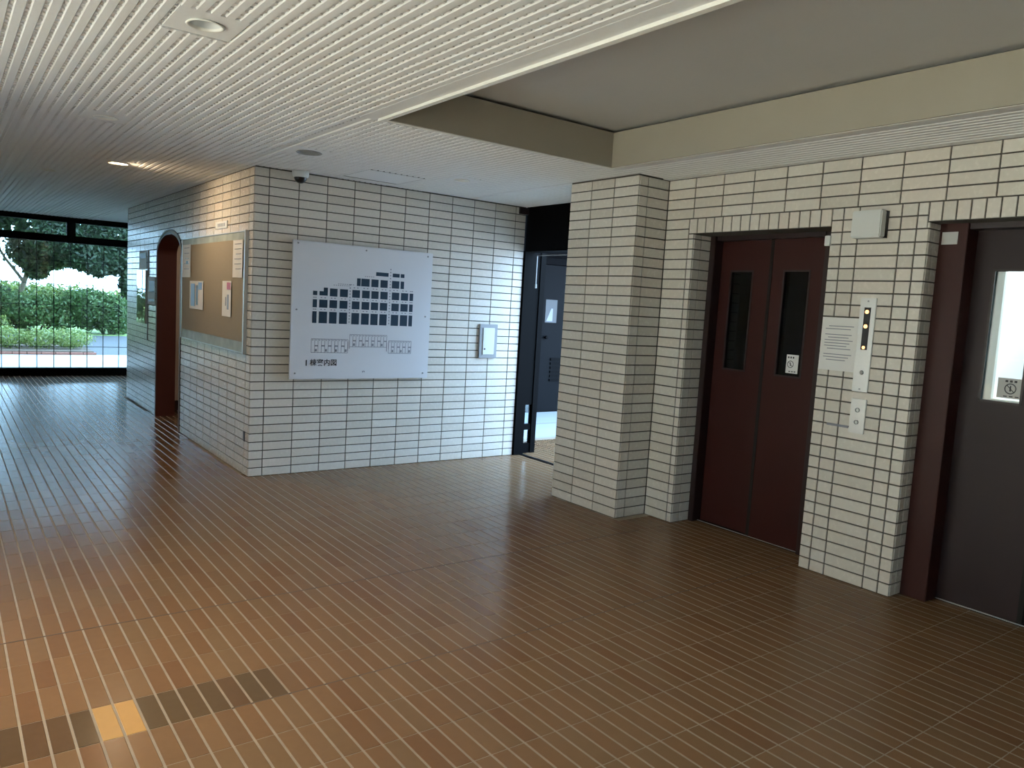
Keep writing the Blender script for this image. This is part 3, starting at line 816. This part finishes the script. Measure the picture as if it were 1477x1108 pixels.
# ================================================================== notice board
nb = thing('notice_board', 'beige felt notice board with mottled green bands on the tiled wall', 'notice board', (0.0, 1.10, 0.99))
BY0, BY1 = -0.97, 0.99
B(-0.016, 0.0, BY0, BY1, 0.0, 0.965).build('backing', 'board_band', nb)
B(-0.020, -0.016, BY0+0.02, BY1-0.01, 0.085, 0.905).build('felt_panel', 'felt', nb)
m = MB(); m.box(-0.028, 0.0, BY0-0.022, BY0, -0.01, 0.975)
m.build('edge_strip', 'aluminium', nb)
m = MB(); m.box(-0.024, 0.0, BY1, BY1+0.015, -0.005, 0.97); m.box(-0.022, 0.0, BY0, BY1, 0.965, 0.972); m.box(-0.022, 0.0, BY0, BY1, -0.007, 0.0)
m.build('frame_strip', 'aluminium', nb)
def poster(name, label, x, y0, y1, z0, z1, marks, cat='notice', mat='paper'):
    t = thing(name, label, cat, (x, (y0+y1)/2, z0))
    hw = (y1-y0)/2; q = MB(); n = 8
    for k in range(n):                     # a sheet that lifts a little at its edges
        a, b = k/n, (k+1)/n
        xa = -0.002-0.006*(2*a-1)**2; xb = -0.002-0.006*(2*b-1)**2
        q.prism([(-hw+2*hw*a, xa), (-hw+2*hw*b, xb), (-hw+2*hw*b, xb+0.001), (-hw+2*hw*a, xa+0.001)], lambda u, w_: (w_, u, 0.0), lambda u, w_: (w_, u, z1-z0))
    q.build('sheet', mat, t)
    for i, (a, b, c, d, mt) in enumerate(marks):
        um = (a+b)/2; xx = -0.0022-0.006*max((2*a-1)**2, (2*b-1)**2)
        B(xx-0.0008, xx, -hw+2*hw*a, -hw+2*hw*b, (z1-z0)*c, (z1-z0)*d).build('print_block', mt, t)
    return t
lines = lambda n, a, b: [(a, b - (0.12 if k % 3 == 2 else 0), 0.9-k*0.8/n-0.012, 0.9-k*0.8/n+0.006, 'ink_grey') for k in range(n)]
poster('poster', 'tall white notice at the metal edge of the felt board', -0.021, 0.165, 0.415, 1.59, 1.892, lines(6, 0.15, 0.85))
poster('poster', 'pale notice with dark smudges at the arch end of the felt board', -0.021, 1.75, 2.06, 1.585, 1.90, lines(5, 0.2, 0.8) + [(0.35, 0.6, 0.4, 0.5, 'ink_black')])
poster('poster', 'blue and white poster with a dark upright figure on the felt board', -0.021, 1.29, 1.76, 1.288, 1.552, [(0.42, 0.55, 0.15, 0.85, 'ink_black'), (0.1, 0.36, 0.7, 0.95, 'ink_blueprint'), (0.62, 0.92, 0.1, 0.9, 'ink_blueprint')])
poster('poster', 'narrow white flyer with red heading on the felt board', -0.021, 0.445, 0.69, 1.262, 1.56, [(0.08, 0.5, 0.76, 0.96, 'ink_red')] + [(0.3, 0.5, 0.2, 0.62, 'ink_grey'), (0.6, 0.7, 0.3, 0.55, 'ink_grey')])
t = thing('board_title_plate', 'small white title plate above the felt notice board', 'plate', (0.0, 0.84, 2.008))
B(-0.008, 0.0, -0.17, 0.17, 0.0, 0.062).build('plate', 'plastic_white', t, bevel=0.002)
m = MB()
for k in range(5): m.box(-0.0085, -0.008, -0.11+k*0.045, -0.08+k*0.045, 0.017, 0.045)
m.build('lettering', 'ink_grey', t)
tag(B(-0.006, 0.0, 0.082, 0.122, 0.275, 0.358).build('wall_outlet', 'maroon_dark', bevel=0.002), 'small dark plate low on the tiled wall corner', 'outlet plate')
# further notices past the arch
t = thing('glass_notice_case', 'narrow grey notice case with a dark hinge bar past the arch', 'notice case', (0.0, 4.03, 1.03))
B(-0.02, 0.0, -0.24, 0.24, 0.0, 0.63).build('case_back', 'paper_grey', t)
B(-0.024, -0.020, -0.24, 0.24, 0.0, 0.63).build('case_glass', 'glass', t)
B(-0.010, 0.0, -0.295, -0.28, -0.19, 0.86).build('hinge_bar', 'plastic_grey', t)
poster('poster', 'pale poster above the grey notice case past the arch', -0.004, 3.80, 4.2, 1.67, 1.885, [(0.1, 0.9, 0.6, 0.9, 'ink_blueprint')])
poster('poster', 'white poster with blue photograph between the arch and the notice case', -0.004, 3.33, 3.70, 1.27, 1.583, [(0.15, 0.85, 0.45, 0.85, 'ink_blueprint'), (0.1, 0.9, 0.1, 0.2, 'ink_grey')])

# ================================================================== passage outside the side doorway
m = MB(); m.box(2.80, 3.95, -9.0, 0.70, -0.25, -0.0016); gp = m.build('ground_passage', 'floor_grout', kind='structure', label='brown tiled passage outside the doorway')
tiles = []
for i in range(0, 16):
    for j_ in range(-8, 18):
        xc = 2.835 + i*FX; yc = -3.451 + (j_+0.5)*FY
        if yc > 0.60: continue
        tiles.append(((xc, yc, 0.0), FX-0.0085, FY-0.0035, '+z'))
lay_tiles(gp, tiles, 0.006, 0.0012, 'floor_tile', limit=60)
B(2.80, 9.0, 0.70, 0.78, -0.25, 0.0).build('kerb_edge', 'path', gp)
m = MB(); m.box(2.66, 9.0, 0.78, 2.44, -0.25, 0.0); m.box(3.95, 40.0, -40.0, 0.70, -0.25, -0.01); m.build('ground_alley', 'court', kind='structure')
B(2.80, 9.0, 1.53, 1.60, 0.0, 0.003).build('white_line', 'path', bpy.data.objects['ground_alley'])
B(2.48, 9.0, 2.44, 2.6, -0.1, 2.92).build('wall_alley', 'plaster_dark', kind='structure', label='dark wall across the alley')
B(2.66, 9.0, 0.95, 2.6, 2.62, 2.9).build('shade_roof_alley', 'plaster_dark', kind='structure')  # unseen slab added to darken the service door wall
B(2.72, 3.5, -1.60, -1.482, 0.0, 2.92).build('shaft_light_block', 'plaster', kind='structure')  # unseen shaft wall added, its reach set to limit the doorway's daylight
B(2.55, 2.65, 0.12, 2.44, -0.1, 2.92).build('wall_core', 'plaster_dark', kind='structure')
od = link('door_5', None, None, (4.80, 2.44, 0.0), kind='structure', label='dark grey steel service door with louvre across the alley')
B(0.06, 0.90, -0.03, 0.0, 0.02, 2.10).build('door_leaf', 'grey_door', od)
m = MB(); m.box(0.0, 0.05, -0.05, 0.0, 0.0, 2.2); m.box(0.91, 0.96, -0.05, 0.0, 0.0, 2.2); m.box(0.05, 0.91, -0.05, 0.0, 2.11, 2.2); m.build('door_frame', 'plaster_dark', od)
for k in range(6): B(0.26, 0.70, -0.045, -0.03, 0.45+k*0.06, 0.485+k*0.06).build('louvre_slat', 'steel_dark', od)
MB().lathe([(0.0005, -0.08), (0.025, -0.075), (0.025, -0.05), (0.012, -0.045), (0.012, -0.03)], 16, (0.14, 0, 1.08), 'y').build('knob', 'steel_dark', od)
t = thing('door_notice', 'white paper notice on the dark grey service door', 'notice', (5.02, 2.408, 1.29))
B(-0.105, 0.105, -0.002, 0.0, 0.0, 0.325).build('sheet', 'paper_shade', t)
m = MB(); m.quad((-0.08, -0.0025, 0.02), (0.03, -0.0025, 0.02), (0.03, -0.0025, 0.2), (0.0, -0.0025, 0.2)); m.build('print_block', 'ink_grey', t)

# ================================================================== outdoors: ground, garden
m = MB(); m.box(-40, XL-0.05, -40, YW+0.05, -0.3, -0.02); m.box(-40, 9, -40, YB-0.15, -0.3, -0.02)
m.build('ground_forecourt', 'concrete', kind='structure', label='pale concrete forecourt')
B(-40, 30, YW+0.05, 12.2, -0.3, -0.05).build('ground_path', 'path', kind='structure', label='sunlit white path outside the garden window')
B(-40, 40, 12.2, 19.0, -0.3, -0.06).build('ground_road', 'asphalt', kind='structure', label='grey road beyond the garden path')
B(-40, 60, 19.0, 80.0, -0.3, -0.05).build('ground_lawn', 'lawn', kind='structure', label='lawn beyond the road')
bed = B(-14, 0.65, 12.2, 15.0, -0.3, 0.02).build('ground_bed', 'soil', kind='structure', label='planting bed beside the road')
for k in range(50):
    xx = -11.8 + k*0.25
    B(xx, xx+0.235, 12.12, 12.22, -0.1, 0.0).build('edging_brick', 'brick_red', bed)

ob = link('sky_block_building', None, None, (-24, -6, 0), label='long pale unseen block added across the forecourt to hide low sky', category='building')  # unseen, added to block the low sky on the entrance side
B(-6, 0, -45, 45, -0.1, 10).build('facade', 'plaster', ob)
B(-6.2, 0.25, -45.2, 45.2, 10, 10.3).build('roof_edge', 'concrete', ob)
for k in range(18):
    for fz in (1.0, 4.1, 7.2): B(-0.03, 0.03, -43+k*5, -41+k*5, fz, fz+1.6).build('window', 'dark_glass', ob)

rb = link('rear_sky_block', None, None, (0, -30, 0), label='pale unseen block added behind the rear glazing to hide sky', category='building')  # unseen, added to cut off blue sky behind the lobby
B(-14, 22, -8, 0, -0.1, 12).build('facade', 'plaster', rb)
for k in range(7):
    for fz in (1.0, 4.1, 7.2): B(-12+k*5, -10+k*5, -0.03, 0.03, fz, fz+1.6).build('window', 'dark_glass', rb)

rg = np.random.default_rng(11)
def leaves(name, mat, parent, centres, radii, count, size, flat=1.0):
    """leaf blades scattered through a set of ellipsoids, denser at the surface"""
    k = len(centres); ci = rg.integers(0, k, count)
    c = np.array(centres)[ci]; r = np.array(radii)[ci]
    d = rg.normal(size=(count, 3)); d /= np.linalg.norm(d, axis=1)[:, None]
    rad = rg.uniform(0.35, 1.0, count)**0.5 * (1 + 0.16*np.abs(rg.normal(size=count)))
    p = c + d*r*rad[:, None]
    n = d + rg.normal(scale=0.7, size=(count, 3)); n /= np.linalg.norm(n, axis=1)[:, None]
    a = np.cross(n, rg.normal(size=(count, 3))); a /= np.linalg.norm(a, axis=1)[:, None]
    b = np.cross(n, a); s = size*rg.uniform(0.6, 1.3, count)[:, None]
    v = np.stack([p - a*s, p + b*s*0.45 + n*s*0.1, p + a*s, p - b*s*0.45 + n*s*0.1], 1).reshape(-1, 3)
    me = bpy.data.meshes.new(name); me.vertices.add(len(v)); me.vertices.foreach_set('co', v.ravel())
    me.loops.add(4*count); me.loops.foreach_set('vertex_index', np.arange(4*count, dtype=np.int32))
    me.polygons.add(count); me.polygons.foreach_set('loop_start', np.arange(0, 4*count, 4, dtype=np.int32))
    me.update(calc_edges=True); me.materials.append(M[mat])
    return link(name, me, parent, kind='stuff')
def limb(mb, pts, rs, seg=9):
    rings = []
    for i, p in enumerate(pts):
        p = Vector(p); q = Vector(pts[min(i+1, len(pts)-1)]) - Vector(pts[max(i-1, 0)]); q.normalize()
        a = q.cross(Vector((0.31, 0.9, 0.1))).normalized(); b = q.cross(a); k = len(mb.v)
        for s in range(seg):
            t = 2*math.pi*s/seg; mb.v.append(tuple(p + (a*math.cos(t)+b*math.sin(t))*rs[i]))
        rings.append(k)
    for r0, r1 in zip(rings[:-1], rings[1:]):
        for s in range(seg):
            s2 = (s+1) % seg; mb.f.append((r0+s, r0+s2, r1+s2, r1+s))
def shrub(label, loc, rx, ry, h, mat, count, size, group=None, name='shrub', n=9):
    t = thing(name, label, 'shrub', loc, group)
    cs, rs = [], []
    for k in range(n):
        cs.append((rnd.uniform(-rx, rx)*0.75, rnd.uniform(-ry, ry)*0.7, h*rnd.uniform(0.38, 0.68)))
        rs.append((rx*rnd.uniform(0.28, 0.45), ry*rnd.uniform(0.3, 0.5), h*rnd.uniform(0.28, 0.4)))
    leaves('foliage', mat, t, cs, rs, count, size)
    for c in cs[:6]:
        q = MB(); limb(q, [(c[0]*0.4, c[1]*0.4, -0.03), (c[0]*0.7, c[1]*0.7, c[2]*0.5), c], [0.03, 0.02, 0.008], 6)
        q.build('stem', 'bark', t)
    return t
def hedge(label, loc, rx, ry, h, mat, count, size):
    t = thing('clipped_hedge', label, 'hedge', loc); n = max(3, int(rx/0.25)); cs, rs = [], []
    for k in range(n):
        cs.append((-rx+2*rx*(k+0.5)/n, rnd.uniform(-.1, .1)*ry, h*0.55)); rs.append((rx/n*1.4, ry, h*0.48))
    leaves('foliage', mat, t, cs, rs, count, size)
    for c in cs:
        q = MB(); limb(q, [(c[0], c[1], -0.03), (c[0]+0.03, c[1], h*0.3), (c[0], c[1], h*0.6)], [0.02, 0.014, 0.006], 6)
        q.build('stem', 'bark', t)
hedge('low clipped yellow-green hedge beside the white path', (-1.35, 13.1, 0.02), 1.95, 0.55, 0.38, 'leaf_light', 9000, 0.035)
hedge('low pale hedge behind the yellow-green hedge', (-2.4, 14.45, 0.02), 1.6, 0.3, 0.62, 'leaf_light', 5000, 0.035)
shrub('broad dark leafy shrub across the road', (0.2, 20.2, -0.05), 1.35, 0.9, 1.15, 'leaf_mid', 9000, 0.06)
shrub('dense dark shrub with glossy leaves behind the low hedges', (-1.3, 20.6, -0.05), 1.2, 0.9, 1.3, 'leaf_dark', 8000, 0.06)
shrub('tall rounded green shrub by the thick tree trunk', (2.3, 20.0, -0.05), 1.4, 1.0, 1.25, 'leaf_mid', 10000, 0.06)
shrub('pale sunlit shrub far behind the road shrubs', (1.4, 25.5, -0.05), 3.2, 1.2, 1.35, 'leaf_light', 9000, 0.08)
shrub('yellow-green sunlit bushes far across the lawn', (-3.2, 26.0, -0.05), 3.0, 1.2, 1.45, 'leaf_light', 8000, 0.08)
def tree(label, loc, trunk, crowns, mat, count, size, bark='bark', name='tree'):
    t = thing(name, label, 'tree', loc)
    q = MB()
    for pts, rs in trunk: limb(q, pts, rs, 10)
    q.build('trunk', bark, t, smooth=True)
    leaves('foliage', mat, t, [c for c, r in crowns], [r for c, r in crowns], count, size)
    return t
tree('thick dark trunked tree with low hanging foliage', (2.75, 20.4, -0.05),
     [([(0,0,-0.1), (0.02,0,1.2), (-0.05,0,2.6), (0.1,0.1,4.5)], [0.27,0.22,0.20,0.14]),
      ([(-0.03,0,2.3), (-0.9,-0.2,2.9), (-2.0,-0.3,3.0)], [0.10,0.07,0.03]), ([(0,0,2.6), (0.9,0,3.4), (1.8,0.2,3.8)], [0.10,0.07,0.03])],
     [((-1.0,0,2.55),(0.7,0.6,0.42)), ((-1.9,-0.2,2.75),(0.7,0.6,0.45)), ((-0.4,0.1,2.9),(0.8,0.7,0.5)), ((0.15,-0.3,1.75),(0.35,0.4,0.45)), ((0.6,0,2.9),(0.9,0.7,0.7)), ((-1.2,0.2,3.6),(1.6,1.0,0.8)), ((0.6,0,4.2),(1.8,1.4,0.9)), ((-0.85,-0.2,2.0),(0.35,0.35,0.28)), ((-1.15,0,2.2),(0.6,0.6,0.34)), ((-0.45,-0.1,2.2),(0.5,0.5,0.4)), ((0.15,-0.35,1.5),(0.4,0.3,0.4)), ((0.35,-0.3,2.2),(0.4,0.4,0.5)), ((0.5,0,5.2),(3.0,1.8,1.4)), ((-1.6,0.4,4.6),(1.8,1.4,1.0))],
     'leaf_dark', 30000, 0.075)
tree('slender pale trunked tree with dark dense crown', (0.15, 22.0, -0.05),
     [([(-0.35,0,-0.1), (-0.15,0,0.9), (0.1,0,1.8), (0.0,0,3.2), (0.1,0,4.4)], [0.09,0.08,0.07,0.055,0.03]), ([(0.0,0,1.4), (-0.5,0,2.1), (-0.9,0.1,2.9)], [0.05,0.04,0.02])],
     [((0.3,0,2.45),(0.75,0.6,0.6)), ((0.9,0,2.7),(0.6,0.6,0.5)), ((0.1,0,3.3),(1.1,0.8,0.6)), ((-0.9,0.1,3.5),(0.8,0.6,0.45)), ((1.3,0,3.3),(0.9,0.7,0.5)), ((0.3,0,1.85),(0.3,0.3,0.3)), ((0.45,0,2.2),(0.7,0.6,0.36)), ((1.1,0,2.3),(0.6,0.6,0.33)), ((-0.6,0,4.8),(2.4,1.6,1.3))],
     'leaf_dark', 24000, 0.08, 'bark_pale')
tree('tall background tree above the far bushes', (-3.0, 30.0, -0.05),
     [([(0,0,-0.1), (0.05,0,2.0), (0,0,5.0)], [0.2,0.16,0.08])],
     [((0,0,4.6),(2.0,1.4,1.2)), ((2.2,0,4.3),(1.5,1.0,0.9)), ((1.0,0,3.4),(1.0,0.8,0.6)), ((4.6,0,4.9),(2.0,1.2,1.0))],
     'leaf_mid', 9000, 0.12)
tree('broad high crowned tree added out of view to shade the garden', (-4.6, 17.6, -0.05),  # canopy added above the view to shade shrubs and block sky
     [([(0,0,-0.1), (0.05,0,2.5), (0.2,0,5.0), (0.3,0,6.6)], [0.24,0.2,0.15,0.06]), ([(0.1,0,3.2), (1.4,0.3,4.6), (2.8,0.5,5.6)], [0.12,0.08,0.03]), ([(0.1,0,3.4), (-1.0,1.2,4.8), (-1.8,2.2,5.8)], [0.11,0.07,0.03])],
     [((0,0,5.6),(2.8,2.6,1.3)), ((2.6,0.6,5.6),(2.0,2.4,1.0)), ((-2.2,2.0,5.8),(2.2,2.2,1.1)), ((0.5,2.6,6.2),(2.6,2.0,1.1)), ((0.8,-2.4,5.9),(2.2,1.6,0.9))],
     'leaf_mid', 13000, 0.16)

bt = None
for k, (x, y) in enumerate(((-12.5, 25.0), (-17.5, 19.0), (-10.0, 36.0))):  # mostly unseen trees, added to cut blue sky light on the notice wall
    if bt is None:
        bt = tree('broad dark tree added at the far edge of the garden to block sky', (x, y, -0.05),
                  [([(0,0,-0.1), (0.1,0,1.5), (0,0,4.0), (0.1,0,7.0)], [0.3,0.25,0.18,0.06])],
                  [((0,0,2.6),(2.6,2.2,1.9)), ((0.6,0,5.0),(2.6,2.4,2.0)), ((-1.2,0.5,4.0),(2.0,2.0,1.8)), ((0,0,7.2),(2.0,1.8,1.6))],
                  'leaf_dark', 9000, 0.22)
        bt['group'] = 'added sky-blocking trees at the far edge of the garden'
    else:
        r = bt.copy(); COL.objects.link(r); r.location = (x, y, -0.05); r['label'] = ('', 'broad dark tree added beside the shading wing to block sky', 'broad dark tree added far behind the lawn bushes to block sky')[k]; r.rotation_euler = (0, 0, 1.3*k)
        for ch in list(bt.children):
            c = ch.copy(); COL.objects.link(c); c.parent = r
